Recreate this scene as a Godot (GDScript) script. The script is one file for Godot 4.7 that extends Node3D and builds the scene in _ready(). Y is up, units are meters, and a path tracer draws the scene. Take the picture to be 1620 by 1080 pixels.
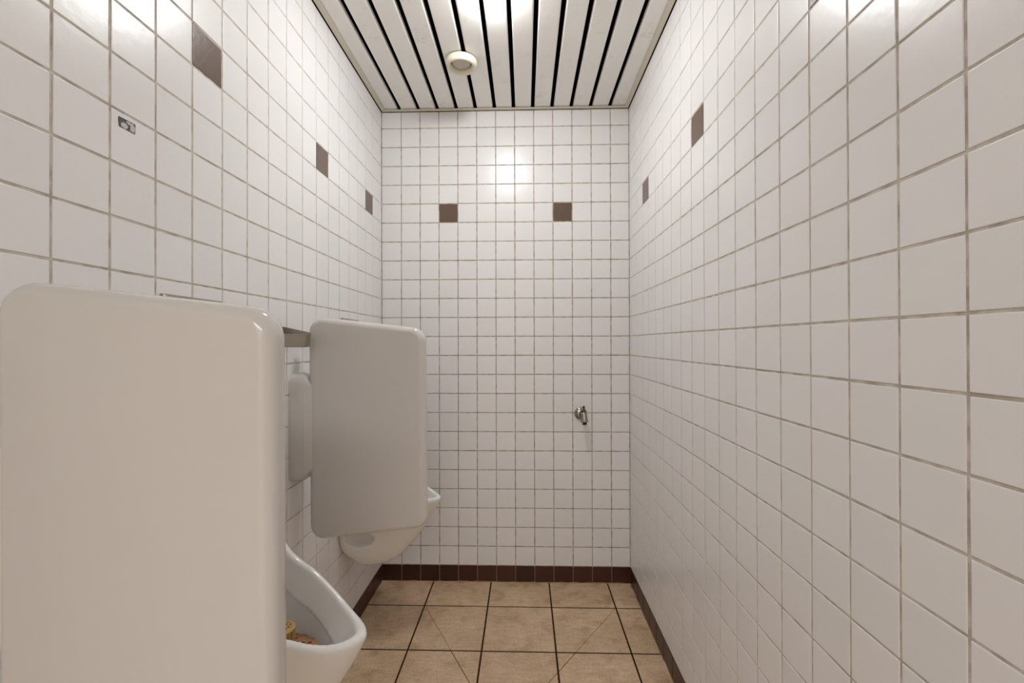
extends Node3D

# A narrow tiled urinal room. Metres; x from the left wall (0) to the right wall, y up from the floor,
# z from the back wall (0) towards the camera. One wall tile plus its joint is 0.1 m.
const W := 1.301            # room width
const L := 3.0              # room length
const SK := 0.085           # top of the brown skirting
const CE := 2.472           # underside of the ceiling
const J := 0.0044           # joint between wall tiles
const LAMP := Vector3(0.645, 2.447, 0.838)

var cam: Camera3D
var M := {}
var rng := RandomNumberGenerator.new()
var tile_meshes := {}

func _ready() -> void:
	rng.seed = 20240
	# ---------- camera
	cam = Camera3D.new()
	cam.name = "camera"
	cam.fov = rad_to_deg(2.0 * atan(540.0 / 700.09))
	cam.near = 0.02
	cam.position = Vector3(0.7541, 1.2495, 2.3194)
	cam.rotation = Vector3(0.0036, 0.0282, -0.0025)
	add_child(cam)
	cam.current = true
	# ---------- environment and exposure (the room is closed: all light comes from its ceiling lamp and the added anteroom lamp)
	var we := WorldEnvironment.new()
	we.name = "environment"
	var env := Environment.new()
	env.background_mode = Environment.BG_COLOR
	env.background_color = Color(0.02, 0.02, 0.02)
	env.ambient_light_source = Environment.AMBIENT_SOURCE_DISABLED
	env.tonemap_mode = Environment.TONE_MAPPER_LINEAR
	env.tonemap_exposure = 0.79
	env.sdfgi_enabled = true
	env.ssao_enabled = true
	env.ssil_enabled = true
	we.environment = env
	add_child(we)

	materials()
	# ---------- the room
	build_floor()
	build_walls()
	build_baseboards()
	build_ceiling()
	# ---------- objects, largest first
	build_dividers()
	build_urinals()
	build_flush_plates()
	build_lamp()
	build_air_valve()
	build_ashtray()
	build_faucet()
	build_screen()
	build_sticker()

# ------------------------------------------------------------------ helpers
func s_tool() -> SurfaceTool:
	var st := SurfaceTool.new()
	st.begin(Mesh.PRIMITIVE_TRIANGLES)
	return st

func tri(st: SurfaceTool, a: Vector3, b: Vector3, c: Vector3, na: Vector3, nb: Vector3, nc: Vector3) -> void:
	var g := (b - a).cross(c - a)
	if g.length_squared() < 1e-18:
		return
	if g.dot(na + nb + nc) > 0.0:   # front faces run clockwise
		var t := b; b = c; c = t
		t = nb; nb = nc; nc = t
	st.set_normal(na); st.add_vertex(a)
	st.set_normal(nb); st.add_vertex(b)
	st.set_normal(nc); st.add_vertex(c)

func quad(st: SurfaceTool, a: Vector3, b: Vector3, c: Vector3, d: Vector3, na: Vector3, nb: Vector3, nc: Vector3, nd: Vector3) -> void:
	tri(st, a, b, c, na, nb, nc)
	tri(st, a, c, d, na, nc, nd)

func flat_quad(st: SurfaceTool, a: Vector3, b: Vector3, c: Vector3, d: Vector3, n: Vector3) -> void:
	quad(st, a, b, c, d, n, n, n, n)

# a box with chamfered edges, centre c, size s
func add_box(st: SurfaceTool, c: Vector3, s: Vector3, r := 0.0) -> void:
	var h := s * 0.5
	r = minf(r, minf(h.x, minf(h.y, h.z)) * 0.98)
	for ax in 3:
		for sg in [-1.0, 1.0]:
			var n := Vector3.ZERO; n[ax] = sg
			var u := (ax + 1) % 3
			var v := (ax + 2) % 3
			var p := []
			for k in [[-1, -1], [1, -1], [1, 1], [-1, 1]]:
				var q := Vector3.ZERO
				q[ax] = sg * h[ax]; q[u] = k[0] * (h[u] - r); q[v] = k[1] * (h[v] - r)
				p.append(c + q)
			flat_quad(st, p[0], p[1], p[2], p[3], n)
			if r > 0.0:
				for sh in [-1.0, 1.0]:   # chamfer between face ax and face u
					var n2 := Vector3.ZERO; n2[u] = sh
					var a1 := Vector3.ZERO; a1[ax] = sg * h[ax]; a1[u] = sh * (h[u] - r); a1[v] = -(h[v] - r)
					var a2 := a1; a2[v] = h[v] - r
					var b1 := Vector3.ZERO; b1[ax] = sg * (h[ax] - r); b1[u] = sh * h[u]; b1[v] = -(h[v] - r)
					var b2 := b1; b2[v] = h[v] - r
					quad(st, c + a1, c + a2, c + b2, c + b1, n, n, n2, n2)
	if r > 0.0:
		for sx in [-1.0, 1.0]:
			for sy in [-1.0, 1.0]:
				for sz in [-1.0, 1.0]:
					tri(st, c + Vector3(sx * h.x, sy * (h.y - r), sz * (h.z - r)), c + Vector3(sx * (h.x - r), sy * h.y, sz * (h.z - r)), c + Vector3(sx * (h.x - r), sy * (h.y - r), sz * h.z), Vector3(sx, 0, 0), Vector3(0, sy, 0), Vector3(0, 0, sz))

# a lathe: profile points (radius, along), about axis through o with directions ax (along) and u, v
func add_lathe(st: SurfaceTool, o: Vector3, ax: Vector3, prof: Array, seg := 32) -> void:
	var u := ax.cross(Vector3(0.31, 0.52, 0.79)).normalized()
	var v := ax.cross(u).normalized()
	for i in prof.size() - 1:
		var p: Vector2 = prof[i]
		var q: Vector2 = prof[i + 1]
		var t := (q - p).normalized()
		var n0 := lathe_normal(prof, i, t)
		var n1 := lathe_normal(prof, i + 1, t)
		for k in seg:
			var a0 := TAU * k / seg
			var a1 := TAU * (k + 1) / seg
			var d0 := u * cos(a0) + v * sin(a0)
			var d1 := u * cos(a1) + v * sin(a1)
			quad(st, o + d0 * p.x + ax * p.y, o + d0 * q.x + ax * q.y, o + d1 * q.x + ax * q.y, o + d1 * p.x + ax * p.y,
				d0 * n0.x + ax * n0.y, d0 * n1.x + ax * n1.y, d1 * n1.x + ax * n1.y, d1 * n0.x + ax * n0.y)

# the profile runs so that its left side (rotating the tangent by -90 degrees) faces outwards; sharp bends stay sharp
func lathe_normal(prof: Array, i: int, t: Vector2) -> Vector2:
	var n := Vector2(t.y, -t.x)
	for j in [i - 1, i]:
		if j >= 0 and j < prof.size() - 1:
			var o: Vector2 = (prof[j + 1] - prof[j]).normalized()
			var m := Vector2(o.y, -o.x)
			if m.dot(Vector2(t.y, -t.x)) > 0.75:
				n += m
	return n.normalized()

func add_tube(st: SurfaceTool, a: Vector3, b: Vector3, r: float, seg := 16, cap := true) -> void:
	var ax := (b - a).normalized()
	var len := a.distance_to(b)
	if cap:
		add_lathe(st, a, ax, [Vector2(0.0, 0.0), Vector2(r, 0.0), Vector2(r, len), Vector2(0.0, len)], seg)
	else:
		add_lathe(st, a, ax, [Vector2(r, 0.0), Vector2(r, len)], seg)

func put(called: String, mesh: Mesh, mat: Material, parent: Node3D) -> MeshInstance3D:
	var o := MeshInstance3D.new()
	o.name = called
	o.mesh = mesh
	o.material_override = mat
	o.cast_shadow = GeometryInstance3D.SHADOW_CASTING_SETTING_ON
	parent.add_child(o, true)
	return o

func obj(called: String, st: SurfaceTool, mat: Material, parent: Node3D) -> MeshInstance3D:
	return put(called, st.commit(), mat, parent)

func base(called: String, at: Vector3, label: String, category := "", kind := "", group := "") -> Node3D:
	var o := Node3D.new()
	o.name = called
	add_child(o, true)
	o.position = at
	o.set_meta("label", label)
	if category: o.set_meta("category", category)
	if kind: o.set_meta("kind", kind)
	if group: o.set_meta("group", group)
	return o

# ------------------------------------------------------------------ materials
func mat(col: Color, rough: float, metal := 0.0, spec := 0.5) -> StandardMaterial3D:
	var m := StandardMaterial3D.new()
	m.albedo_color = col
	m.roughness = rough
	m.metallic = metal
	m.metallic_specular = spec
	return m

func rgb(r: float, g: float, b: float) -> Color:
	return Color(r / 255.0, g / 255.0, b / 255.0)

func bumps(m: StandardMaterial3D, freq: float, strength: float, scale: float, sd: int) -> void:
	var n := FastNoiseLite.new()
	n.seed = sd
	n.frequency = freq
	n.fractal_octaves = 3
	var t := NoiseTexture2D.new()
	t.width = 512; t.height = 512
	t.seamless = true
	t.as_normal_map = true
	t.bump_strength = 4.0
	t.noise = n
	m.normal_enabled = true
	m.normal_texture = t
	m.normal_scale = strength
	m.uv1_triplanar = true
	m.uv1_world_triplanar = true
	m.uv1_scale = Vector3.ONE * scale

func paint(m: StandardMaterial3D, img: Image, scale: float) -> void:
	img.generate_mipmaps()
	m.albedo_color = Color.WHITE
	m.albedo_texture = ImageTexture.create_from_image(img)
	m.uv1_triplanar = true
	m.uv1_world_triplanar = true
	m.uv1_scale = Vector3.ONE * scale

func noise(sd: int, freq: float, oct := 4) -> FastNoiseLite:
	var n := FastNoiseLite.new()
	n.seed = sd
	n.frequency = freq
	n.fractal_octaves = oct
	return n

# seamless value of a noise on a w x w picture
func tiled(n: FastNoiseLite, x: float, y: float, w: float) -> float:
	var fx := x / w
	var fy := y / w
	var a := lerpf(n.get_noise_2d(x, y), n.get_noise_2d(x - w, y), fx)
	var b := lerpf(n.get_noise_2d(x, y - w), n.get_noise_2d(x - w, y - w), fx)
	return lerpf(a, b, fy) * 1.25

func materials() -> void:
	# white glazed wall tiles: three close tones of one batch
	var tones := [rgb(242, 240, 239), rgb(240, 238, 237), rgb(243, 240, 240)]
	for i in 3:
		var m := mat(tones[i], 0.27, 0.0, 0.5)
		bumps(m, 0.03, 0.05, 3.1, 11 + i)
		M["tile%d" % i] = m
	M.brown = mat(rgb(104, 84, 72), 0.3)
	bumps(M.brown, 0.03, 0.08, 3.0, 21)
	M.skirt0 = mat(rgb(64, 32, 22), 0.32)
	M.skirt1 = mat(rgb(72, 37, 25), 0.36)
	M.skirt2 = mat(rgb(57, 28, 19), 0.3)
	# cement joints with darker soiled grains
	var w := 256
	var img := Image.create(w, w, true, Image.FORMAT_RGB8)
	var img2 := Image.create(w, w, true, Image.FORMAT_RGB8)
	var n1 := noise(5, 0.02)
	var n2 := noise(6, 0.35, 2)
	for y in w:
		for x in w:
			var d := clampf(tiled(n1, x, y, w) * 1.6 + 0.35, 0.0, 1.0) * 0.6 + clampf(tiled(n2, x, y, w) * 1.2, 0.0, 1.0) * 0.4
			img.set_pixel(x, y, rgb(216, 208, 197).lerp(rgb(166, 152, 136), d))
			img2.set_pixel(x, y, rgb(198, 187, 174).lerp(rgb(132, 114, 97), d))
	M.grout = mat(Color.WHITE, 0.95, 0.0, 0.2)
	paint(M.grout, img, 4.0)
	M.old_grout = mat(Color.WHITE, 0.95, 0.0, 0.2)   # the end wall's joints are browner
	paint(M.old_grout, img2, 4.0)
	M.skirt_grout = mat(rgb(150, 118, 98), 0.95, 0.0, 0.2)
	# beige stone-look floor tiles: clouds, streaks, pores and soiled spots
	w = 1024
	img = Image.create(w, w, true, Image.FORMAT_RGB8)
	var a := noise(31, 0.006, 5)
	var b := noise(32, 0.03, 4)
	var c := noise(33, 0.25, 2)
	var e := noise(34, 0.012, 3)
	for y in w:
		for x in w:
			var cl := tiled(a, x, y, w)
			var st := b.get_noise_2d(x * 0.5, y * 2.0)
			var gr := c.get_noise_2d(x, y)
			var di := clampf(tiled(e, x, y, w) * 1.5 - 0.1, 0.0, 1.0)
			var k := 0.5 + cl * 0.5 + st * 0.3 + gr * 0.5
			var col := rgb(200, 169, 136).lerp(rgb(239, 210, 179), clampf(k, 0.0, 1.0))
			col = col.lerp(rgb(146, 112, 80), di * (0.2 + 0.5 * clampf(gr * 2.5 + 0.3, 0.0, 1.0)))
			if gr > 0.46:
				col = col.lerp(rgb(100, 76, 54), 0.6)
			img.set_pixel(x, y, col)
	M.floor = mat(Color.WHITE, 0.5, 0.0, 0.4)
	paint(M.floor, img, 0.77)
	M.floor_joint = mat(rgb(60, 43, 31), 0.95, 0.0, 0.2)
	M.sealant = mat(rgb(190, 152, 102), 0.8)
	# lacquered ceiling strips with a few dusty smudges
	w = 512
	img = Image.create(w, w, true, Image.FORMAT_RGB8)
	var f := noise(41, 0.012, 4)
	var g := noise(42, 0.12, 3)
	for y in w:
		for x in w:
			var d := clampf(tiled(f, x, y, w) * 2.2 - 0.55, 0.0, 1.0) * clampf(tiled(g, x, y, w) * 2.2 + 0.3, 0.0, 1.0)
			img.set_pixel(x, y, rgb(246, 243, 238).lerp(rgb(180, 170, 160), d * 0.35))
	M.slat = mat(Color.WHITE, 0.33, 0.0, 0.5)
	paint(M.slat, img, 1.1)
	M.trim = mat(rgb(222, 214, 194), 0.4)
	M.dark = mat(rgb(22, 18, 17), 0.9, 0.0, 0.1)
	M.ceramic = mat(rgb(245, 243, 240), 0.1, 0.0, 0.5)
	M.divider = mat(rgb(219, 214, 209), 0.12, 0.0, 0.5)
	M.chrome = mat(rgb(174, 168, 158), 0.26, 1.0)
	M.tap_chrome = mat(rgb(158, 153, 152), 0.2, 1.0)
	M.steel = mat(rgb(170, 160, 148), 0.34, 1.0)
	M.brass = mat(rgb(128, 102, 50), 0.35, 1.0)
	M.rubber = mat(rgb(28, 25, 24), 0.6)
	M.valve = mat(rgb(236, 229, 208), 0.4)
	M.valve_disc = mat(rgb(205, 199, 182), 0.45)
	M.mat_plastic = mat(rgb(186, 136, 94), 0.5)
	M.cage_plastic = mat(rgb(206, 170, 108), 0.5)
	M.housing = mat(rgb(225, 223, 218), 0.4)
	M.plaster = mat(rgb(222, 218, 212), 0.8)
	M.opal = mat(rgb(245, 245, 243), 0.5)
	M.opal.emission_enabled = true
	M.opal.emission = Color(1, 1, 1)
	M.opal.emission_energy_multiplier = 2.0
	M.tube = mat(rgb(250, 250, 248), 0.4)
	M.tube.emission_enabled = true
	M.tube.emission = Color(1.0, 1.0, 1.0)
	M.tube.emission_energy_multiplier = 4.0

# ------------------------------------------------------------------ tiles
# a glazed tile: face at z = 0, rounded rim, w x h, centred
func tile_mesh(w: float, h: float) -> ArrayMesh:
	var key := "%.4f %.4f" % [w, h]
	if tile_meshes.has(key):
		return tile_meshes[key]
	var st := s_tool()
	add_tile(st, Transform3D.IDENTITY, w, h)
	var m := st.commit()
	tile_meshes[key] = m
	return m

func add_tile(st: SurfaceTool, xf: Transform3D, w: float, h: float) -> void:
	var ring := [[0.0, -0.006, 0.0], [0.0, -0.0014, 0.0], [0.0005, -0.0004, 0.7], [0.0016, 0.0, 1.0]]
	var sx := [-1.0, 1.0, 1.0, -1.0]
	var sy := [-1.0, -1.0, 1.0, 1.0]
	var pts := []
	for r in ring:
		var p := []
		for k in 4:
			p.append(Vector3(sx[k] * (w * 0.5 - r[0]), sy[k] * (h * 0.5 - r[0]), r[1]))
		pts.append(p)
	var side := [Vector3(0, -1, 0), Vector3(1, 0, 0), Vector3(0, 1, 0), Vector3(-1, 0, 0)]
	for i in 3:
		for k in 4:
			var k2 := (k + 1) % 4
			var n0: Vector3 = (side[k] * (1.0 - ring[i][2]) + Vector3(0, 0, ring[i][2])).normalized()
			var n1: Vector3 = (side[k] * (1.0 - ring[i + 1][2]) + Vector3(0, 0, ring[i + 1][2])).normalized()
			n0 = xf.basis * n0
			n1 = xf.basis * n1
			quad(st, xf * pts[i][k], xf * pts[i][k2], xf * pts[i + 1][k2], xf * pts[i + 1][k], n0, n0, n1, n1)
	var q: Array = pts[3]
	flat_quad(st, xf * q[0], xf * q[1], xf * q[2], xf * q[3], xf.basis * Vector3(0, 0, 1))

# where a point lands in the 1620 x 1080 photograph (only used to choose which tiles are single parts)
func pixel(p: Vector3) -> Vector3:
	var q := cam.transform.affine_inverse() * p
	if q.z > -0.05:
		return Vector3(0, 0, -1)
	return Vector3(810.0 + 700.09 * q.x / -q.z, 540.0 - 700.09 * q.y / -q.z, 1)

func hidden_by_divider(p: Vector3) -> bool:
	for zf in [1.745, 0.90]:
		if p.z < zf - 0.06:
			var t: float = (zf - p.z) / (cam.position.z - p.z)
			var q := p.lerp(cam.position, t)
			if q.x > 0.06 and q.x < 0.425 and q.y > 0.64 and q.y < 1.30:
				return true
	return false

func show_area(c: Vector3, u: Vector3, v: Vector3) -> float:
	if hidden_by_divider(c) and hidden_by_divider(c + u * 0.9 + v * 0.9) and hidden_by_divider(c - u * 0.9 - v * 0.9) and hidden_by_divider(c + u * 0.9 - v * 0.9) and hidden_by_divider(c - u * 0.9 + v * 0.9):
		return 0.0
	var lo := Vector2(1e9, 1e9)
	var hi := Vector2(-1e9, -1e9)
	for k in [[-1, -1], [1, -1], [1, 1], [-1, 1]]:
		var p := pixel(c + u * k[0] + v * k[1])
		if p.z < 0.0:
			return 0.0
		lo = lo.min(Vector2(p.x, p.y))
		hi = hi.max(Vector2(p.x, p.y))
	lo = lo.clamp(Vector2.ZERO, Vector2(1620, 1080))
	hi = hi.clamp(Vector2.ZERO, Vector2(1620, 1080))
	return (hi.x - lo.x) * (hi.y - lo.y)

# cuts: joint positions along the wall; frame: origin, direction along, normal; browns: column indices of brown tiles
func tiled_wall(root: Node3D, cuts: Array, frame: Transform3D, browns: Array) -> void:
	var rows := [SK]
	for k in range(1, 24):
		rows.append(SK + 0.1 * k)
	rows.append(CE)
	var list := []
	for i in cuts.size() - 1:
		for j in rows.size() - 1:
			var w: float = cuts[i + 1] - cuts[i] - J
			var h: float = rows[j + 1] - rows[j] - J
			var c := Vector3((cuts[i] + cuts[i + 1]) * 0.5, (rows[j] + rows[j + 1]) * 0.5, 0.0)
			var brown: bool = j == 18 and i in browns
			var tilt := Basis.from_euler(Vector3(rng.randfn(0.0, 0.0022), rng.randfn(0.0, 0.0022), rng.randfn(0.0, 0.0012)))
			c += Vector3(rng.randfn(0.0, 0.0002), rng.randfn(0.0, 0.0002), rng.randf_range(-0.0002, 0.0001))
			var xf := frame * Transform3D(tilt, c)
			var area := show_area(xf.origin, xf.basis.x * w * 0.5, xf.basis.y * h * 0.5)
			list.append({"xf": xf, "w": snappedf(w, 0.0005), "h": snappedf(h, 0.0005), "brown": brown, "area": area + (1e6 if brown and area > 0.0 else 0.0), "tone": rng.randi() % 3})
	list.sort_custom(func(p, q): return p.area > q.area)
	var rest := s_tool()
	var n_rest := 0
	for k in list.size():
		var t: Dictionary = list[k]
		if k < 300 and t.area > 1.0:
			var o := put("tile", tile_mesh(t.w, t.h), M.brown if t.brown else M["tile%d" % t.tone], root)
			o.transform = t.xf
			if t.brown:
				o.set_meta("label", "dark brown accent tile")
		else:
			add_tile(rest, t.xf, t.w, t.h)
			n_rest += 1
	if n_rest:
		var o := obj("remaining_tiles", rest, M.tile0, root)
		o.set_meta("kind", "stuff")

func slab(called: String, lo: Vector3, hi: Vector3, m: Material, parent: Node3D) -> MeshInstance3D:
	var st := s_tool()
	add_box(st, (lo + hi) * 0.5, hi - lo)
	return obj(called, st, m, parent)

func build_walls() -> void:
	var g := 0.0015
	var top := 2.62
	# back wall
	var r := base("wall_back", Vector3.ZERO, "white tiled end wall with two brown accent tiles and a tap", "wall", "structure")
	slab("grout_bed", Vector3(-0.1, 0.0, -0.1), Vector3(W + 0.1, CE, -g), M.old_grout, r)
	slab("upper_masonry", Vector3(-0.1, CE, -0.1), Vector3(W + 0.1, top, -0.008), M.dark, r)
	var cuts := [0.0]
	for k in 12:
		cuts.append(0.10503 + 0.1 * k)
	cuts.append(W)
	tiled_wall(r, cuts, Transform3D.IDENTITY, [3, 9])
	# left wall: the frame's x runs from the back towards the camera mirrored, so its tiles face +x
	r = base("wall_left", Vector3.ZERO, "white tiled side wall behind the urinals and dividers", "wall", "structure")
	slab("grout_bed", Vector3(-0.1, 0.0, -g), Vector3(-g, CE, L), M.grout, r)
	slab("upper_masonry", Vector3(-0.1, CE, -0.008), Vector3(-0.008, top, L), M.dark, r)
	cuts = [-L]
	var zs := [0.0]
	for k in 30:
		if 0.0349 + 0.1 * k < L - 0.01:
			zs.append(0.0349 + 0.1 * k)
	zs.append(L)
	tiled_wall(r, zs.map(func(z): return z), Transform3D(Basis(Vector3(0, 0, 1), Vector3.UP, Vector3(-1, 0, 0)), Vector3.ZERO) * Transform3D(Basis(Vector3(1, 0, 0), Vector3(0, 1, 0), Vector3(0, 0, -1)), Vector3.ZERO), [2, 7, 13])
	# right wall
	r = base("wall_right", Vector3.ZERO, "long plain white tiled side wall opposite the urinals", "wall", "structure")
	slab("grout_bed", Vector3(W + g, 0.0, -g), Vector3(W + 0.1, CE, L), M.grout, r)
	slab("upper_masonry", Vector3(W + 0.008, CE, -0.008), Vector3(W + 0.1, top, L), M.dark, r)
	zs = [0.0]
	for k in 30:
		if 0.0565 + 0.1 * k < L - 0.01:
			zs.append(0.0565 + 0.1 * k)
	zs.append(L)
	tiled_wall(r, zs, Transform3D(Basis(Vector3(0, 0, 1), Vector3.UP, Vector3(-1, 0, 0)), Vector3(W, 0, 0)), [3, 9, 15])
	# the wall behind the camera closes the room
	r = base("wall_front", Vector3.ZERO, "plain white wall around the open doorway", "wall", "structure")
	slab("masonry", Vector3(-0.1, 0.0, L), Vector3(0.2, top, L + 0.1), M.plaster, r)
	slab("masonry", Vector3(1.1, 0.0, L), Vector3(W + 0.1, top, L + 0.1), M.plaster, r)
	slab("masonry", Vector3(0.2, 2.1, L), Vector3(1.1, top, L + 0.1), M.plaster, r)
	# unseen doorway and lit anteroom, added to brighten the camera-facing sides of the dividers
	r = base("door_1", Vector3.ZERO, "white frame of the unseen open doorway opposite the end wall", "door", "structure")
	slab("jamb", Vector3(0.2, 0.0, L - 0.012), Vector3(0.24, 2.1, L + 0.112), M.housing, r)
	slab("jamb", Vector3(1.06, 0.0, L - 0.012), Vector3(1.1, 2.1, L + 0.112), M.housing, r)
	slab("lintel", Vector3(0.24, 2.06, L - 0.012), Vector3(1.06, 2.1, L + 0.112), M.housing, r)
	var z0 := L + 0.1
	var z1 := L + 2.4
	r = base("wall_anteroom", Vector3.ZERO, "white walls of the unseen added anteroom beyond the open doorway", "wall", "structure")
	slab("side_wall", Vector3(-0.7, 0.0, z0), Vector3(-0.6, top, z1), M.plaster, r)
	slab("side_wall", Vector3(1.9, 0.0, z0), Vector3(2.0, top, z1), M.plaster, r)
	slab("end_wall", Vector3(-0.7, 0.0, z1), Vector3(2.0, top, z1 + 0.1), M.plaster, r)
	slab("door_wall", Vector3(-0.7, 0.0, L), Vector3(-0.1, top, z0), M.plaster, r)
	slab("door_wall", Vector3(W + 0.1, 0.0, L), Vector3(2.0, top, z0), M.plaster, r)
	r = base("floor_anteroom", Vector3.ZERO, "beige floor of the unseen added anteroom beyond the open doorway", "floor", "structure")
	slab("screed", Vector3(-0.7, -0.1, z0), Vector3(2.0, 0.0, z1 + 0.1), M.floor, r)
	r = base("ceiling_anteroom", Vector3.ZERO, "plain white ceiling of the unseen added anteroom beyond the open doorway", "ceiling", "structure")
	slab("plaster_slab", Vector3(-0.7, top - 0.08, z0), Vector3(2.0, top + 0.02, z1 + 0.1), M.plaster, r)
	anteroom_fill_lamp(Vector3(0.65, top - 0.08, 4.55))

func build_baseboards() -> void:
	var t := 0.0015      # stands this much proud of the wall tiles
	var defs := [
		["baseboard_back", "row of dark brown skirting tiles along the end wall", Transform3D(Basis.IDENTITY, Vector3(0, 0, t)), 0.10503, W],
		["baseboard_left", "row of dark brown skirting tiles below the urinal wall", Transform3D(Basis(Vector3(0, 0, -1), Vector3.UP, Vector3(1, 0, 0)), Vector3(t, 0, 0)), 0.0349, L],
		["baseboard_right", "row of dark brown skirting tiles along the plain side wall", Transform3D(Basis(Vector3(0, 0, 1), Vector3.UP, Vector3(-1, 0, 0)), Vector3(W - t, 0, 0)), 0.0565, L]]
	for d in defs:
		var r := base(d[0], Vector3.ZERO, d[1], "baseboard", "structure")
		var cuts := [0.0]
		var p: float = d[3]
		while p < d[4] - 0.005:
			cuts.append(p)
			p += 0.1
		cuts.append(d[4])
		var sgn := -1.0 if d[0] == "baseboard_left" else 1.0
		var st := s_tool()
		add_box(st, Vector3(sgn * d[4] * 0.5, SK * 0.5 - 0.003, -0.003), Vector3(d[4], SK - 0.004, 0.0034))
		var gb := obj("grout_bed", st, M.skirt_grout, r)
		gb.transform = d[2]
		for i in cuts.size() - 1:
			var w: float = cuts[i + 1] - cuts[i] - 0.003
			var o := put("tile", tile_mesh(snappedf(w, 0.0005), SK - 0.002), M["skirt%d" % (rng.randi() % 3)], r)
			o.transform = d[2] * Transform3D(Basis.from_euler(Vector3(rng.randfn(0.0, 0.002), rng.randfn(0.0, 0.002), 0.0)), Vector3(sgn * (cuts[i] + cuts[i + 1]) * 0.5, SK * 0.5, 0.0))
		# an uneven bead of old sealant where the skirting meets the floor
		st = s_tool()
		var x := 0.0
		while x < d[4] - 0.001:
			var l := minf(rng.randf_range(0.015, 0.05), d[4] - x)
			if rng.randf() < 0.7:
				var h := rng.randf_range(0.0015, 0.0055)
				add_box(st, Vector3(sgn * (x + l * 0.5), h * 0.5, h * 0.5), Vector3(l * 0.98, h, h), h * 0.4)
			x += l
		var se := obj("sealant_bead", st, M.sealant, r)
		se.transform = d[2]
		se.set_meta("kind", "stuff")

func build_floor() -> void:
	var r := base("floor", Vector3.ZERO, "beige stone-look floor tiles with dark joints and two diagonal cuts", "floor", "structure")
	slab("joint_bed", Vector3(-0.1, -0.1, -0.1), Vector3(W + 0.1, -0.0013, L + 0.1), M.floor_joint, r)
	var xs := [-0.03, 0.2745, 0.5765, 0.879, 1.182, 1.49]
	var zs := [-0.09, 0.2175, 0.522, 0.8265, 1.131, 1.4355, 1.74, 2.0445, 2.349, 2.6535, 2.958, 3.2]
	var hub := Vector2(0.675, 0.909)
	var lines := []
	for p in [Vector2(0.285, 0.234), Vector2(1.176, 0.222)]:
		var n: Vector2 = (p - hub).orthogonal().normalized() * 0.0011
		lines.append(PackedVector2Array([hub + n, hub - n, p - n, p + n]))
	var room := Rect2(0.0, 0.0, W, L)
	for i in xs.size() - 1:
		for j in zs.size() - 1:
			var q := Rect2(xs[i] + 0.0034, zs[j] + 0.0036, xs[i + 1] - xs[i] - 0.0068, zs[j + 1] - zs[j] - 0.0072).intersection(room)
			if q.size.x < 0.004 or q.size.y < 0.004:
				continue
			var polys: Array = [PackedVector2Array([q.position, q.position + Vector2(q.size.x, 0), q.end, q.position + Vector2(0, q.size.y)])]
			for ln in lines:
				var next := []
				for p in polys:
					next.append_array(Geometry2D.clip_polygons(p, ln))
				polys = next
			var lift := rng.randf_range(-0.0004, 0.0004)
			for p in polys:
				var st := s_tool()
				add_plate(st, p, lift)
				obj("tile", st, M.floor, r)

# a floor plate from a plan outline, its upper edge broken by a small chamfer
func add_plate(st: SurfaceTool, p: PackedVector2Array, lift: float) -> void:
	var c := Vector2.ZERO
	for v in p:
		c += v
	c /= p.size()
	var inner := PackedVector2Array()
	for v in p:
		inner.append(v + (c - v).normalized() * 0.0016)
	var tris := Geometry2D.triangulate_polygon(inner)
	for k in range(0, tris.size(), 3):
		tri(st, Vector3(inner[tris[k]].x, lift, inner[tris[k]].y), Vector3(inner[tris[k + 1]].x, lift, inner[tris[k + 1]].y), Vector3(inner[tris[k + 2]].x, lift, inner[tris[k + 2]].y), Vector3.UP, Vector3.UP, Vector3.UP)
	for k in p.size():
		var k2 := (k + 1) % p.size()
		var e := (p[k2] - p[k]).normalized()
		var n := Vector3(e.y, 0, -e.x)
		if n.dot(Vector3(p[k].x - c.x, 0, p[k].y - c.y)) < 0.0:
			n = -n
		var a := Vector3(p[k].x, lift - 0.001, p[k].y)
		var b := Vector3(p[k2].x, lift - 0.001, p[k2].y)
		var a1 := Vector3(inner[k].x, lift, inner[k].y)
		var b1 := Vector3(inner[k2].x, lift, inner[k2].y)
		quad(st, a, b, b1, a1, n, n, Vector3.UP, Vector3.UP)
		flat_quad(st, a, b, b + Vector3(0, -0.006, 0), a + Vector3(0, -0.006, 0), n)

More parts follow.
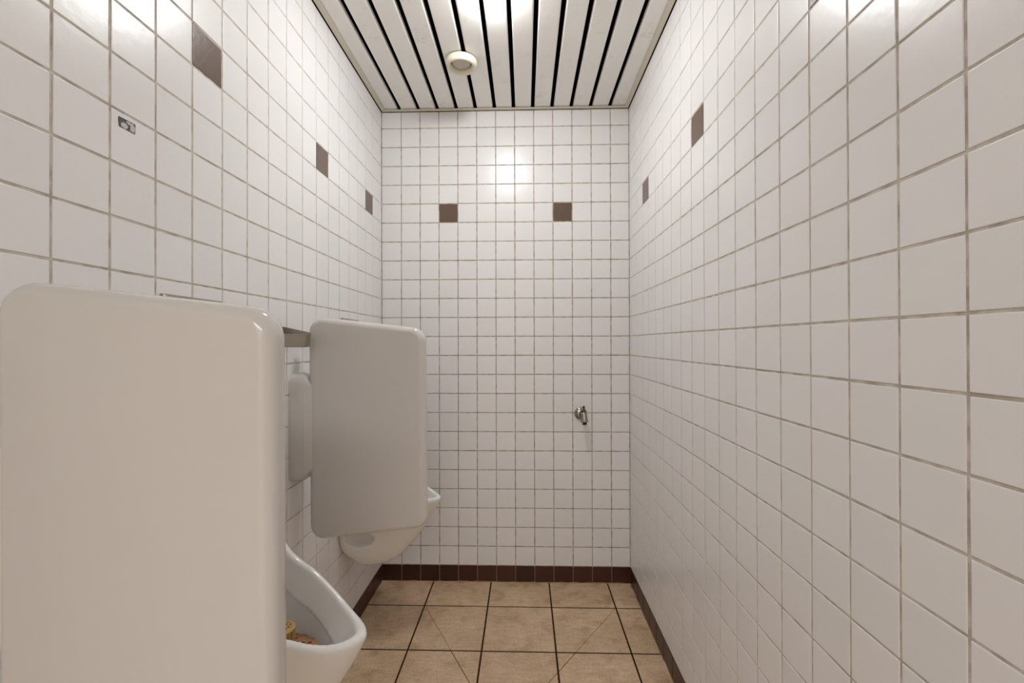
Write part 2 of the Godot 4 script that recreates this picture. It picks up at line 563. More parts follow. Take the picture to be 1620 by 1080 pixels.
# ------------------------------------------------------------------ ceiling
# one folded metal strip, x from a to b, z from z0 to z1
func strip(st: SurfaceTool, a: float, b: float, z0: float, z1: float) -> void:
	var y := CE + 0.0042
	var prof := [Vector2(a, y + 0.016), Vector2(a, y + 0.006)]
	var nor := [Vector2(-1, 0), Vector2(-1, 0)]
	for k in range(1, 5):
		var t := PI * 0.5 * k / 4.0
		prof.append(Vector2(a + 0.006 - 0.006 * cos(t), y + 0.006 - 0.006 * sin(t)))
		nor.append(Vector2(-cos(t), -sin(t)))
	for k in range(4, -1, -1):
		var t := PI * 0.5 * k / 4.0
		prof.append(Vector2(b - 0.006 + 0.006 * cos(t), y + 0.006 - 0.006 * sin(t)))
		nor.append(Vector2(cos(t), -sin(t)))
	prof.append(Vector2(b, y + 0.016))
	nor.append(Vector2(1, 0))
	for i in prof.size() - 1:
		var p: Vector2 = prof[i]
		var q: Vector2 = prof[i + 1]
		quad(st, Vector3(p.x, p.y, z0), Vector3(q.x, q.y, z0), Vector3(q.x, q.y, z1), Vector3(p.x, p.y, z1), Vector3(nor[i].x, nor[i].y, 0), Vector3(nor[i + 1].x, nor[i + 1].y, 0), Vector3(nor[i + 1].x, nor[i + 1].y, 0), Vector3(nor[i].x, nor[i].y, 0))
	# folded inner faces give the sheet its thickness
	flat_quad(st, Vector3(a, y + 0.016, z0), Vector3(b, y + 0.016, z0), Vector3(b, y + 0.016, z1), Vector3(a, y + 0.016, z1), Vector3.UP)

func build_ceiling() -> void:
	var r := base("ceiling", Vector3.ZERO, "ceiling of white metal strips with dark open gaps between them", "ceiling", "structure")
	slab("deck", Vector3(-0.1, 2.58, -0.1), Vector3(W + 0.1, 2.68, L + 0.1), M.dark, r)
	for k in 13:
		var a := 0.1 * k + 0.009
		var b := 0.1 * k + 0.091
		if k == 0: a = 0.004
		if k == 12: b = W - 0.004
		var st := s_tool()
		if k == 6:      # the lamp sits in an opening of this strip
			strip(st, a, b, 0.004, LAMP.z - 0.093)
			obj("slat", st, M.slat, r)
			st = s_tool()
			strip(st, a, b, LAMP.z + 0.093, L - 0.004)
		else:
			strip(st, a, b, 0.004, L - 0.004)
		obj("slat", st, M.slat, r)
	# cream angle trim round the edge, a hair's gap from the tiles
	var gp := 0.005
	var wd := 0.021
	var th := 0.0016
	slab("edge_trim", Vector3(gp, CE, gp), Vector3(gp + wd, CE + th, L - gp), M.trim, r)
	slab("edge_trim", Vector3(W - gp - wd, CE, gp), Vector3(W - gp, CE + th, L - gp), M.trim, r)
	slab("edge_trim", Vector3(gp, CE - 0.0003, gp), Vector3(W - gp, CE + th - 0.0003, gp + wd), M.trim, r)

# ------------------------------------------------------------------ dividers
# a rounded convex plate in the xy plane; corners = [point, radius], thickness t about z = 0, edge rounding e
func add_rounded_plate(st: SurfaceTool, corners: Array, t: float, e: float, e2: float) -> void:
	var cs := []
	var ds := []
	var n := corners.size()
	var seg := 10
	for i in n:
		var p: Vector2 = corners[i][0]
		var r: float = corners[i][1]
		var a: Vector2 = (corners[(i + n - 1) % n][0] - p).normalized()
		var b: Vector2 = (corners[(i + 1) % n][0] - p).normalized()
		var half := acos(clampf(a.dot(b), -1.0, 1.0)) * 0.5
		var c: Vector2 = p + (a + b).normalized() * r / sin(half)
		var na := Vector2(-a.y, a.x)
		if na.dot(p - c) < 0.0: na = -na
		var nb := Vector2(-b.y, b.x)
		if nb.dot(p - c) < 0.0: nb = -nb
		var turn := na.angle_to(nb)
		for k in seg + 1:
			var d := na.rotated(turn * k / seg)
			cs.append([c, r])
			ds.append(d)
	var rings := []
	var steps := 6
	for s in 2 * steps + 2:
		var f := s if s <= steps else s - 1
		var phi := -PI * 0.5 + PI * 0.5 * s / steps if s <= steps else PI * 0.5 * (s - steps - 1) / steps
		var zz := (-t * 0.5 + e2 if s <= steps else t * 0.5 - e2) + e2 * sin(phi)
		rings.append([e * (1.0 - cos(phi)), zz, phi])
	for s in rings.size() - 1:
		for i in cs.size():
			var i2 := (i + 1) % cs.size()
			var v := []
			var nn := []
			for q in [[s, i], [s, i2], [s + 1, i2], [s + 1, i]]:
				var rg: Array = rings[q[0]]
				var d: Vector2 = ds[q[1]]
				var p2: Vector2 = cs[q[1]][0] + d * (cs[q[1]][1] - rg[0])
				v.append(Vector3(p2.x, p2.y, rg[1]))
				nn.append(Vector3(d.x * cos(rg[2]), d.y * cos(rg[2]), sin(rg[2])).normalized())
			quad(st, v[0], v[1], v[2], v[3], nn[0], nn[1], nn[2], nn[3])
	for s in [0, rings.size() - 1]:
		var rg: Array = rings[s]
		var nz := Vector3(0, 0, signf(rg[1]))
		var mid := Vector2.ZERO
		for c in corners:
			mid += c[0] / float(n)
		for i in cs.size():
			var i2 := (i + 1) % cs.size()
			var p: Vector2 = cs[i][0] + ds[i] * (cs[i][1] - rg[0])
			var q: Vector2 = cs[i2][0] + ds[i2] * (cs[i2][1] - rg[0])
			tri(st, Vector3(mid.x, mid.y, rg[1]), Vector3(p.x, p.y, rg[1]), Vector3(q.x, q.y, rg[1]), nz, nz, nz)

func build_dividers() -> void:
	var slab_st := s_tool()
	add_rounded_plate(slab_st, [[Vector2(0.047, 1.341), 0.05], [Vector2(0.431, 1.297), 0.047], [Vector2(0.434, 0.652), 0.04], [Vector2(0.052, 0.606), 0.045]], 0.052, 0.02, 0.022)
	var slab_mesh := slab_st.commit()
	# the foot between wall and slab: rounded rectangles lofted along x
	var st := s_tool()
	var rings := []
	for q in [[0.0, 0.051, 0.176, 0.03], [0.012, 0.052, 0.177, 0.03], [0.034, 0.050, 0.173, 0.03], [0.046, 0.044, 0.166, 0.026], [0.054, 0.032, 0.152, 0.02], [0.075, 0.018, 0.136, 0.012]]:
		var ring := []
		for k in 48:
			var ang := TAU * (k + 0.5) / 48.0
			var d := Vector2(cos(ang), sin(ang))
			var quadrant := Vector2(signf(d.x), signf(d.y))
			ring.append([q[0], quadrant.y * (q[2] - q[3]) + d.y * q[3], quadrant.x * (q[1] - q[3]) + d.x * q[3], d])
		rings.append(ring)
	for i in rings.size() - 1:
		for k in 48:
			var k2 := (k + 1) % 48
			var v := []
			var nn := []
			for q in [rings[i][k], rings[i][k2], rings[i + 1][k2], rings[i + 1][k]]:
				v.append(Vector3(q[0], q[1] + 0.977, q[2]))
				nn.append(Vector3([0.0, 0.0, 0.15, 0.6, 0.75, 0.3][i] , q[3].y, q[3].x).normalized())
			quad(st, v[0], v[1], v[2], v[3], nn[0], nn[1], nn[2], nn[3])
	var foot_mesh := st.commit()
	for d in [[0.874, "white ceramic divider panel between the two wall urinals, beside the steel tray", 0.0], [1.719, "white ceramic divider panel farthest from the end wall", -0.013]]:
		var r := base("urinal_divider", Vector3(d[2], 0, d[0]), d[1], "divider", "", "urinal dividers on the tiled wall")
		put("panel", slab_mesh, M.divider, r)
		put("wall_foot", foot_mesh, M.divider, r)

# ------------------------------------------------------------------ urinals
const PY := [[0.285, 0.02], [0.294, 0.09], [0.300, 0.125], [0.312, 0.165], [0.335, 0.208], [0.39, 0.264], [0.445, 0.311], [0.50, 0.348], [0.577, 0.392], [0.62, 0.402], [1.0, 0.404]]
const WY := [[0.285, 0.012], [0.294, 0.034], [0.312, 0.054], [0.335, 0.070], [0.38, 0.091], [0.43, 0.108], [0.466, 0.119], [0.52, 0.138], [0.577, 0.155], [0.66, 0.166], [0.8, 0.168], [1.0, 0.160]]
const RX := [[0.0, 0.965], [0.045, 0.962], [0.065, 0.935], [0.085, 0.85], [0.105, 0.778], [0.135, 0.725], [0.17, 0.697], [0.217, 0.674], [0.273, 0.641], [0.323, 0.613], [0.363, 0.600], [0.43, 0.595]]

func look_up(t: Array, v: float) -> float:
	if v <= t[0][0]: return t[0][1]
	for i in t.size() - 1:
		if v <= t[i + 1][0]:
			var a: Array = t[maxi(i - 1, 0)]
			var b: Array = t[i]
			var c: Array = t[i + 1]
			var d: Array = t[mini(i + 2, t.size() - 1)]
			var h: float = c[0] - b[0]
			var m0: float = (c[1] - a[1]) / (c[0] - a[0]) * h
			var m1: float = (d[1] - b[1]) / (d[0] - b[0]) * h
			var u: float = (v - b[0]) / h
			return (2*u*u*u - 3*u*u + 1) * b[1] + (u*u*u - 2*u*u + u) * m0 + (-2*u*u*u + 3*u*u) * c[1] + (u*u*u - u*u) * m1
	return t[t.size() - 1][1]

func smax(a: float, b: float, k: float) -> float:
	var h := maxf(k - absf(a - b), 0.0) / k
	return maxf(a, b) + h * h * k * 0.25

# distance-like field of the urinal; p, w: projection and half width at this height, ry: rim height at this x
func urinal_field(x: float, y: float, z: float, p: float, w: float, ry: float) -> float:
	var ax := maxf(x, 0.0)
	var e := pow(pow(ax / p, 1.78) + pow(z / w, 1.78), 1.0 / 1.78)
	var r := sqrt(ax * ax + z * z)
	var d := r * (1.0 - 1.0 / maxf(e, 1e-4)) if e > 0.15 else -0.85 * minf(p, w)
	d *= 0.85
	# the underside rises towards the wall
	var up := 0.292 + 0.085 * pow(maxf(0.0, 1.0 - ax / 0.11), 1.8)
	d = smax(d, (up - y) * 0.8, 0.05)
	var solid := smax(maxf(d, -x), (y - ry) * 0.82, 0.016)
	# hollow: thick band along the rim, then an undercut
	var below := ry - y
	var th := lerpf(0.025, 0.036, clampf(below / 0.09, 0.0, 1.0))
	th = lerpf(th, 0.011, smoothstep(0.088, 0.1, below))
	var cav := smax(d + th, 0.05 - x, 0.03)
	cav = smax(cav, (0.512 + 0.06 * maxf(0.0, 0.16 - x)) - y, 0.025)
	var f := smax(solid, -cav, 0.009)
	# hand hold pressed into each flank
	var q := Vector3((x - 0.082) / 0.06, (y - 0.450) / 0.036, (z - 0.116) / 0.058)
	var dent := (q.length() - 1.0) * 0.036
	return smax(f, -dent, 0.005)

func urinal_mesh() -> ArrayMesh:
	var c := 0.005
	var nx := 84
	var ny := 142
	var nz := 36          # half; mirrored
	var x0 := -0.0075
	var y0 := 0.275
	var f := PackedFloat32Array()
	f.resize(nx * ny * nz)
	var rx := []
	for i in nx:
		rx.append(look_up(RX, x0 + i * c))
	for j in ny:
		var y := y0 + j * c
		var p := look_up(PY, y)
		var w := look_up(WY, y)
		for i in nx:
			var x := x0 + i * c
			for k in nz:
				f[(j * nx + i) * nz + k] = urinal_field(x, y, k * c, p, w, rx[i]) if y > 0.286 else 0.02
	# surface nets over the mirrored grid
	var mz := 2 * nz - 1
	var idx := {}
	var pos: Array[Vector3] = []
	var nor: Array[Vector3] = []
	var at := func(i: int, j: int, k: int) -> float:
		return f[(j * nx + i) * nz + absi(k - (nz - 1))]
	for j in ny - 1:
		for i in nx - 1:
			for k in mz - 1:
				var ka := absi(k - nz + 1)
				var kb := absi(k + 1 - nz + 1)
				var b0 := (j * nx + i) * nz
				var v := [f[b0 + ka], f[b0 + nz + ka], f[b0 + nx * nz + ka], f[b0 + nx * nz + nz + ka], f[b0 + kb], f[b0 + nz + kb], f[b0 + nx * nz + kb], f[b0 + nx * nz + nz + kb]]
				var neg := 0
				for q in v:
					if q < 0.0: neg += 1
				if neg == 0 or neg == 8:
					continue
				var s := Vector3.ZERO
				var cnt := 0
				for e in [[0, 1], [2, 3], [4, 5], [6, 7], [0, 2], [1, 3], [4, 6], [5, 7], [0, 4], [1, 5], [2, 6], [3, 7]]:
					var a: float = v[e[0]]
					var b: float = v[e[1]]
					if (a < 0.0) != (b < 0.0):
						var pa := Vector3(e[0] & 1, (e[0] >> 1) & 1, e[0] >> 2)
						var pb := Vector3(e[1] & 1, (e[1] >> 1) & 1, e[1] >> 2)
						s += pa.lerp(pb, a / (a - b))
						cnt += 1
				s /= cnt
				var g := Vector3(
					lerpf(lerpf(v[1] - v[0], v[3] - v[2], s.y), lerpf(v[5] - v[4], v[7] - v[6], s.y), s.z),
					lerpf(lerpf(v[2] - v[0], v[3] - v[1], s.x), lerpf(v[6] - v[4], v[7] - v[5], s.x), s.z),
					lerpf(lerpf(v[4] - v[0], v[5] - v[1], s.x), lerpf(v[6] - v[2], v[7] - v[3], s.x), s.y))
				idx[(j * nx + i) * mz + k] = pos.size()
				pos.append(Vector3(x0 + (i + s.x) * c, y0 + (j + s.y) * c, (k - nz + 1 + s.z) * c))
				nor.append(g.normalized())
	# two passes of smoothing on the normals and slight relaxing of the points
	var quads := []
	for j in range(1, ny - 1):
		for i in range(1, nx - 1):
			for k in range(1, mz - 1):
				var a: float = at.call(i, j, k)
				for ax in 3:
					var b: float = at.call(i + 1 if ax == 0 else i, j + 1 if ax == 1 else j, k + 1 if ax == 2 else k)
					if (a < 0.0) == (b < 0.0):
						continue
					var o := []
					for t in [[0, 0], [1, 0], [1, 1], [0, 1]]:
						var ii := i
						var jj := j
						var kk := k
						if ax == 0: jj -= t[0]; kk -= t[1]
						elif ax == 1: ii -= t[0]; kk -= t[1]
						else: ii -= t[0]; jj -= t[1]
						o.append(idx.get((jj * nx + ii) * mz + kk, -1))
					if o.min() >= 0:
						quads.append(o)
	for it in 3:
		var sp: Array[Vector3] = []
		var sn: Array[Vector3] = []
		var ct := PackedInt32Array()
		ct.resize(pos.size())
		sp.resize(pos.size()); sn.resize(pos.size())
		for i in pos.size():
			sp[i] = Vector3.ZERO; sn[i] = Vector3.ZERO
		for o in quads:
			for t in 4:
				for u in [1, 3]:
					sp[o[t]] += pos[o[(t + u) % 4]]
					sn[o[t]] += nor[o[(t + u) % 4]]
					ct[o[t]] += 1
		for i in pos.size():
			if ct[i] > 0:
				pos[i] = pos[i].lerp(sp[i] / ct[i], 0.5)
				nor[i] = (nor[i] + sn[i] / ct[i]).normalized()
	for i in pos.size():
		pos[i].x = maxf(pos[i].x, 0.0006)
	var st := s_tool()
	for o in quads:
		quad(st, pos[o[0]], pos[o[1]], pos[o[2]], pos[o[3]], nor[o[0]], nor[o[1]], nor[o[2]], nor[o[3]])
	st.index()
	return st.commit()

func build_urinals() -> void:
	var m := urinal_mesh()
	for d in [[1.325, "white ceramic wall urinal with a tan plastic screen in its bowl"], [0.43, "white ceramic wall urinal next to the end wall, mostly hidden by a divider"]]:
		var r := base("urinal", Vector3(0, 0, d[0]), d[1], "urinal", "", "wall urinals")
		put("bowl", m, M.ceramic, r)

func build_flush_plates() -> void:
	for d in [[1.336, "chrome flush plate on the wall above the urinal with the screen"], [0.44, "chrome flush plate on the wall above the urinal next to the end wall"]]:
		var r := base("flush_plate", Vector3(0, 1.29, d[0]), d[1], "flush plate", "", "flush plates above the urinals")
		var st := s_tool()
		# frame with a bevelled rim: wide at the wall, narrower in front
		var y := 0.064
		var z := 0.09
		var fr := [Vector3(0.0006, y, z), Vector3(0.008, y, z), Vector3(0.014, y - 0.007, z - 0.007)]
		for i in 2:
			var a: Vector3 = fr[i]
			var b: Vector3 = fr[i + 1]
			var tilt := 0.0 if i == 0 else 0.7
			for sg in [-1.0, 1.0]:
				flat_quad(st, Vector3(a.x, sg * a.y, -a.z), Vector3(a.x, sg * a.y, a.z), Vector3(b.x, sg * b.y, b.z), Vector3(b.x, sg * b.y, -b.z), Vector3(tilt, sg, 0).normalized())
				flat_quad(st, Vector3(a.x, -a.y, sg * a.z), Vector3(a.x, a.y, sg * a.z), Vector3(b.x, b.y, sg * b.z), Vector3(b.x, -b.y, sg * b.z), Vector3(tilt, 0, sg).normalized())
		var f: Vector3 = fr[2]
		flat_quad(st, Vector3(f.x, -f.y, -f.z), Vector3(f.x, f.y, -f.z), Vector3(f.x, f.y, f.z), Vector3(f.x, -f.y, f.z), Vector3.RIGHT)
		obj("frame", st, M.chrome, r)
		st = s_tool()
		add_box(st, Vector3(0.0155, -0.006, 0.0), Vector3(0.004, 0.085, 0.12), 0.0012)
		obj("push_button", st, M.chrome, r)

# ------------------------------------------------------------------ ceiling lamp
func build_lamp() -> void:
	var r := base("ceiling_lamp", Vector3(LAMP.x, CE, LAMP.z), "lit lamp with compact fluorescent tubes set into the strip ceiling", "lamp")
	var st := s_tool()
	# open-bottomed housing above the strips
	var hx := 0.062
	var hz := 0.096
	var y0 := 0.0205
	var y1 := 0.1
	flat_quad(st, Vector3(-hx, y1, -hz), Vector3(hx, y1, -hz), Vector3(hx, y1, hz), Vector3(-hx, y1, hz), Vector3.DOWN)
	for sg in [-1.0, 1.0]:
		add_box(st, Vector3(sg * hx, (y0 + y1) * 0.5, 0), Vector3(0.002, y1 - y0, hz * 2.0))
		add_box(st, Vector3(0, (y0 + y1) * 0.5, sg * hz), Vector3(hx * 2.0, y1 - y0, 0.002))
	obj("housing", st, M.housing, r)
	for sg in [-1.0, 1.0]:
		var zc: float = sg * 0.070
		st = s_tool()
		add_box(st, Vector3(0, 0.085, zc), Vector3(0.034, 0.028, 0.026), 0.003)
		obj("socket", st, M.housing, r)
		# twin tube as one closed glass body: two lobes joined by a bridge
		st = s_tool()
		for sx in [-1.0, 1.0]:
			add_lathe(st, Vector3(sx * 0.0065, 0.0, zc), Vector3.DOWN, [Vector2(0.006, -0.072), Vector2(0.006, 0.029), Vector2(0.0052, 0.0325), Vector2(0.003, 0.0345), Vector2(0.0, 0.035)], 16)
		add_box(st, Vector3(0, 0.025, zc), Vector3(0.01, 0.08, 0.006))
		obj("fluorescent_tube", st, M.tube, r)
		var li := OmniLight3D.new()
		li.name = "tube_light"
		li.position = Vector3(0, -0.011, zc)
		li.light_color = Color(0.988, 0.997, 1.0)
		li.light_energy = 0.13
		li.light_size = 0.03
		li.omni_range = 6.0
		li.omni_attenuation = 2.0
		li.shadow_enabled = true
		r.add_child(li, true)

	# the light that the housing sends down through its opening
	var al := AreaLight3D.new()
	al.name = "opening_light"
	al.area_size = Vector2(0.08, 0.18)
	al.area_normalize_energy = true
	al.position = Vector3(0, 0.003, 0)
	al.rotation = Vector3(-PI * 0.5, 0, 0)
	al.light_color = Color(0.988, 0.997, 1.0)
	al.light_energy = 0.47
	al.area_range = 6.0
	al.shadow_enabled = true
	r.add_child(al, true)

# unseen opal luminaire added on the anteroom ceiling as fill for the dividers
func anteroom_fill_lamp(at: Vector3) -> void:
	var r := base("fill_luminaire", at, "flat white fill luminaire added on the unseen anteroom ceiling beyond the doorway", "lamp")
	var st := s_tool()
	add_box(st, Vector3(0, -0.02, 0), Vector3(2.26, 0.04, 1.16), 0.006)
	obj("tray", st, M.housing, r)
	st = s_tool()
	add_box(st, Vector3(0, -0.042, 0), Vector3(2.2, 0.004, 1.1))
	obj("diffuser", st, M.opal, r)
	var al := AreaLight3D.new()
	al.name = "fill_light"
	al.area_size = Vector2(2.2, 1.1)
	al.area_normalize_energy = true
	al.position = Vector3(0, -0.046, 0)
	al.rotation = Vector3(-PI * 0.5, 0, 0)
	al.light_color = Color(0.988, 0.997, 1.0)
	al.light_energy = 7.1
	al.area_range = 8.0
	al.shadow_enabled = true
	r.add_child(al, true)

func build_air_valve() -> void:
	var r := base("air_valve", Vector3(0.484, CE, 0.414), "round cream air valve on the strip ceiling", "vent")
	var st := s_tool()
	add_lathe(st, Vector3.ZERO, Vector3.DOWN, [Vector2(0.0625, 0.0), Vector2(0.0675, 0.004), Vector2(0.068, 0.012), Vector2(0.067, 0.020), Vector2(0.064, 0.026), Vector2(0.059, 0.0295), Vector2(0.054, 0.03), Vector2(0.0505, 0.0275), Vector2(0.047, 0.021), Vector2(0.0455, 0.012), Vector2(0.0455, 0.002)], 64)
	obj("collar", st, M.valve, r)
	st = s_tool()
	add_lathe(st, Vector3.ZERO, Vector3.DOWN, [Vector2(0.0452, 0.004), Vector2(0.0452, -0.06), Vector2(0.0, -0.06)], 48)
	obj("duct", st, M.dark, r)
	st = s_tool()
	add_lathe(st, Vector3(0, 0.010, 0), Vector3.DOWN, [Vector2(0.0, 0.008), Vector2(0.036, 0.009), Vector2(0.0395, 0.013), Vector2(0.0405, 0.018), Vector2(0.0395, 0.021), Vector2(0.036, 0.0225), Vector2(0.0, 0.0235)], 64)
	obj("disc", st, M.valve_disc, r)
	st = s_tool()
	add_tube(st, Vector3(0, 0.02, 0), Vector3(0, 0.004, 0), 0.004, 12)
	obj("spindle", st, M.steel, r)

# ------------------------------------------------------------------ small things
func build_ashtray() -> void:
	var r := base("ashtray", Vector3(0, 1.239, 0.975), "small open stainless steel tray on the wall beside the divider between the urinals", "ashtray")
	var th := 0.0012
	# plan: wider at its near side; each plate is a thin closed prism
	var a := Vector2(0.0008, 0.025)
	var b := Vector2(0.098, 0.025)
	var c := Vector2(0.084, -0.025)
	var d := Vector2(0.0008, -0.025)
	var st := s_tool()
	plate(st, Vector3(a.x, 0, a.y), Vector3(b.x - 0.002, 0, b.y), Vector3(b.x, 0.036, b.y), Vector3(a.x, 0.036, a.y), Vector3(0, 0, -th))
	obj("side_plate", st, M.steel, r)
	st = s_tool()
	plate(st, Vector3(d.x, 0, d.y), Vector3(c.x - 0.002, 0, c.y), Vector3(c.x, 0.045, c.y), Vector3(d.x, 0.063, d.y), Vector3(0, 0, th))
	obj("side_plate", st, M.steel, r)
	st = s_tool()
	plate(st, Vector3(b.x - 0.003, 0, b.y), Vector3(c.x - 0.003, 0, c.y), Vector3(c.x, 0.045, c.y), Vector3(b.x, 0.04, b.y), Vector3(-th, 0, 0))
	obj("front_plate", st, M.steel, r)
	st = s_tool()
	plate(st, Vector3(a.x, 0, a.y), Vector3(d.x, 0, d.y), Vector3(d.x, 0.063, d.y), Vector3(a.x, 0.063, a.y), Vector3(th, 0, 0))
	obj("back_plate", st, M.steel, r)
	st = s_tool()
	plate(st, Vector3(a.x, 0, a.y), Vector3(b.x - 0.003, 0, b.y), Vector3(c.x - 0.003, 0, c.y), Vector3(d.x, 0, d.y), Vector3(0, th, 0))
	obj("bottom_plate", st, M.steel, r)
	st = s_tool()
	add_box(st, Vector3(0.049, 0.038, 0.0245), Vector3(0.098, 0.0042, 0.003), 0.001)
	obj("rim", st, M.chrome, r)

func plate(st: SurfaceTool, a: Vector3, b: Vector3, c: Vector3, d: Vector3, t: Vector3) -> void:
	var n := t.normalized()
	flat_quad(st, a, b, c, d, -n)
	flat_quad(st, a + t, b + t, c + t, d + t, n)
	var mid := (a + b + c + d) * 0.25
	for e in [[a, b], [b, c], [c, d], [d, a]]:
		var m: Vector3 = ((e[0] + e[1]) * 0.5 - mid).normalized()
		flat_quad(st, e[0], e[1], e[1] + t, e[0] + t, m)

func build_faucet() -> void:
	var r := base("water_tap", Vector3(1.046, 0.882, 0.0), "small chrome water tap without a handle on the end wall", "tap")
	var st := s_tool()
	add_lathe(st, Vector3(0, 0, 0.0004), Vector3.BACK, [Vector2(0.0325, 0.0), Vector2(0.0325, 0.003), Vector2(0.030, 0.007), Vector2(0.022, 0.011), Vector2(0.012, 0.013), Vector2(0.0, 0.0135)], 40)
	obj("rosette", st, M.tap_chrome, r)
	st = s_tool()
	add_tube(st, Vector3(0, 0, 0.012), Vector3(0.007, -0.002, 0.052), 0.0095, 20)
	obj("inlet_pipe", st, M.tap_chrome, r)
	var c := Vector3(0.0085, 0.0, 0.058)
	# valve body and slanting outlet
	st = s_tool()
	add_lathe(st, c + Vector3(0, 0.014, 0), Vector3(0.06, -1, 0.12).normalized(), [Vector2(0.0, 0.0), Vector2(0.013, 0.0), Vector2(0.0155, 0.003), Vector2(0.0155, 0.012), Vector2(0.0165, 0.018), Vector2(0.0165, 0.034), Vector2(0.019, 0.040), Vector2(0.019, 0.047), Vector2(0.0155, 0.05), Vector2(0.0, 0.05)], 28)
	obj("valve_body", st, M.tap_chrome, r)
	st = s_tool()
	var o := c + Vector3(0.003, -0.035, 0.006)
	add_lathe(st, o, Vector3(0.06, -1, 0.12).normalized(), [Vector2(0.0, 0.0), Vector2(0.0105, 0.0), Vector2(0.0105, 0.012), Vector2(0.0085, 0.013), Vector2(0.0085, 0.004), Vector2(0.0, 0.004)], 24)
	obj("nozzle", st, M.rubber, r)
	# bare brass spindle where the handle used to be
	st = s_tool()
	add_lathe(st, c + Vector3(0, 0.013, 0), Vector3.UP, [Vector2(0.0, 0.0), Vector2(0.0115, 0.0), Vector2(0.0115, 0.008), Vector2(0.0095, 0.010), Vector2(0.007, 0.012), Vector2(0.0065, 0.022), Vector2(0.0052, 0.024), Vector2(0.0, 0.024)], 6)
	var sp := obj("spindle", st, M.brass, r)
	st = s_tool()
	add_lathe(st, c + Vector3(0, 0.036, 0), Vector3.UP, [Vector2(0.0, 0.0), Vector2(0.0052, 0.0), Vector2(0.0058, 0.006), Vector2(0.0045, 0.010), Vector2(0.0, 0.0105)], 16)
	obj("spindle_tip", st, M.rubber, sp)

# tan plastic screen lying in the bowl, with a cage for a cleaning block
func build_screen() -> void:
	var r := base("urinal_screen", Vector3(0.17, 0.527, 1.325), "tan perforated plastic screen with a round cage lying in a urinal bowl", "urinal screen")
	var pts := PackedVector2Array()
	var n := 24
	for k in n * 5:
		var a := TAU * k / float(n * 5)
		var wob := 1.0 - 0.03 * pow(absf(sin(PI * k / 5.0)), 0.7) * 0.0 + 0.045 * absf(sin(PI * k / 5.0))
		var ex := 0.108 if cos(a) > 0.0 else 0.08
		pts.append(Vector2(cos(a) * ex * wob, sin(a) * 0.09 * wob))
	var comb := CSGCombiner3D.new()
	comb.name = "mat"
	comb.set_meta("label", "flat orange-tan perforated mat")
	r.add_child(comb)
	var pol := CSGPolygon3D.new()
	pol.name = "mat_sheet"
	pol.polygon = pts
	pol.depth = 0.004
	pol.rotation = Vector3(PI * 0.5, 0, 0)
	pol.material = M.mat_plastic
	comb.add_child(pol)
	for i in range(-6, 8):
		for j in range(-6, 7):
			var p := Vector2(i * 0.0165 + (0.00825 if j & 1 else 0.0), j * 0.0145)
			var ex := 0.108 if p.x > 0.0 else 0.08
			if Vector2(p.x / (ex - 0.012), p.y / 0.08).length() > 1.0 or Vector2(p.x - 0.006, p.y + 0.042).length() < 0.03:
				continue
			var h := CSGBox3D.new()
			h.name = "hole"
			h.size = Vector3(0.0086, 0.02, 0.0068)
			h.position = Vector3(p.x, -0.002, p.y)
			h.rotation.y = 0.5
			h.operation = CSGShape3D.OPERATION_SUBTRACTION
			h.material = M.mat_plastic
			comb.add_child(h, true)
	# cage
	var c := Vector3(0.006, 0.0, -0.042)
	var cage := Node3D.new()
	cage.name = "cage"
	cage.position = c
	r.add_child(cage)
	var rad := 0.027
	var top := 0.044
	for k in 14:
		var a := TAU * k / 14.0
		var st := s_tool()
		add_tube(st, Vector3(cos(a) * rad, 0.0, sin(a) * rad), Vector3(cos(a) * rad, top, sin(a) * rad), 0.0026, 8)
		obj("rib", st, M.cage_plastic, cage)
	var st2 := s_tool()
	add_lathe(st2, Vector3(0, top, 0), Vector3.UP, [Vector2(0.023, 0.0), Vector2(0.0295, 0.0), Vector2(0.0305, 0.0025), Vector2(0.0295, 0.005), Vector2(0.023, 0.005), Vector2(0.023, 0.0)], 36)
	for k in 5:
		var off := (k - 2) * 0.0092
		var hl := sqrt(0.0245 * 0.0245 - off * off)
		add_box(st2, Vector3(off, top + 0.0025, 0), Vector3(0.0036, 0.0035, hl * 2.0))
		add_box(st2, Vector3(0, top + 0.0025, off), Vector3(hl * 2.0, 0.0033, 0.0036))
	obj("lid", st2, M.cage_plastic, cage)

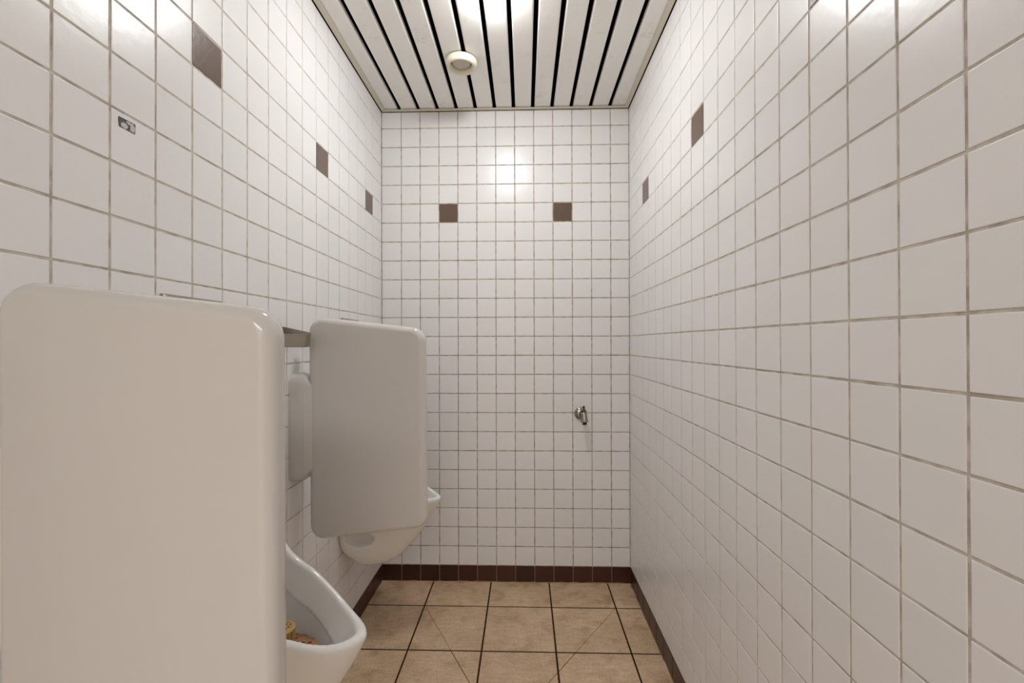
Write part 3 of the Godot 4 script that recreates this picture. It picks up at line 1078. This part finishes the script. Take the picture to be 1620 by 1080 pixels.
func build_sticker() -> void:
	var r := base("sticker", Vector3(0.0005, 1.665, 1.501), "small torn black and white sticker on a white wall tile", "sticker")
	var w := 72
	var h := 40
	var img := Image.create(w, h, true, Image.FORMAT_RGB8)
	var n := noise(77, 0.09, 3)
	for y in h:
		for x in w:
			var fx := x / float(w)
			var fy := y / float(h)
			var k := n.get_noise_2d(x, y) * 0.25
			var white := false
			# torn white patches left and right, a dark band between them
			if Vector2((fx - 0.35) / 0.2, (fy - 0.68) / 0.27).length() + k * 2.0 < 1.0: white = true
			if Vector2((fx - 0.8) / 0.16, (fy - 0.5) / 0.42).length() + k * 2.0 < 1.0: white = true
			if Vector2((fx - 0.62) / 0.16, (fy - 0.22) / 0.14).length() + k * 2.0 < 1.0: white = true
			var col := rgb(64, 55, 54).lerp(rgb(88, 80, 72), clampf(n.get_noise_2d(x + 300, y) * 2.0, 0.0, 1.0))
			if white:
				col = rgb(205, 203, 208).lerp(rgb(160, 155, 158), clampf(n.get_noise_2d(x * 3.0, y * 3.0 + 90) * 2.0, 0.0, 1.0))
			img.set_pixel(x, y, col)
	var m := mat(Color.WHITE, 0.5)
	img.generate_mipmaps()
	m.albedo_texture = ImageTexture.create_from_image(img)
	# slightly ragged outline, a tenth of a millimetre thick, facing +x; picture runs away from the camera
	var out := [Vector2(-0.0178, 0.0088), Vector2(-0.006, 0.0093), Vector2(0.0175, 0.0098), Vector2(0.0178, 0.0), Vector2(0.0168, -0.0096), Vector2(0.0, -0.0092), Vector2(-0.0165, -0.0095), Vector2(-0.0172, -0.004), Vector2(-0.0183, 0.001)]
	var st := s_tool()
	for x in [0.0, 0.0003]:
		for k in range(1, out.size() - 1):
			var v := [out[0], out[k], out[k + 1]] if x > 0.0 else [out[0], out[k + 1], out[k]]
			for p in v:
				st.set_uv(Vector2(0.5 + p.x / 0.0362, 0.5 - p.y / 0.0196))
				st.set_normal(Vector3.RIGHT if x > 0.0 else Vector3.LEFT)
				st.add_vertex(Vector3(x, p.y, -p.x))
	obj("print", st, m, r)
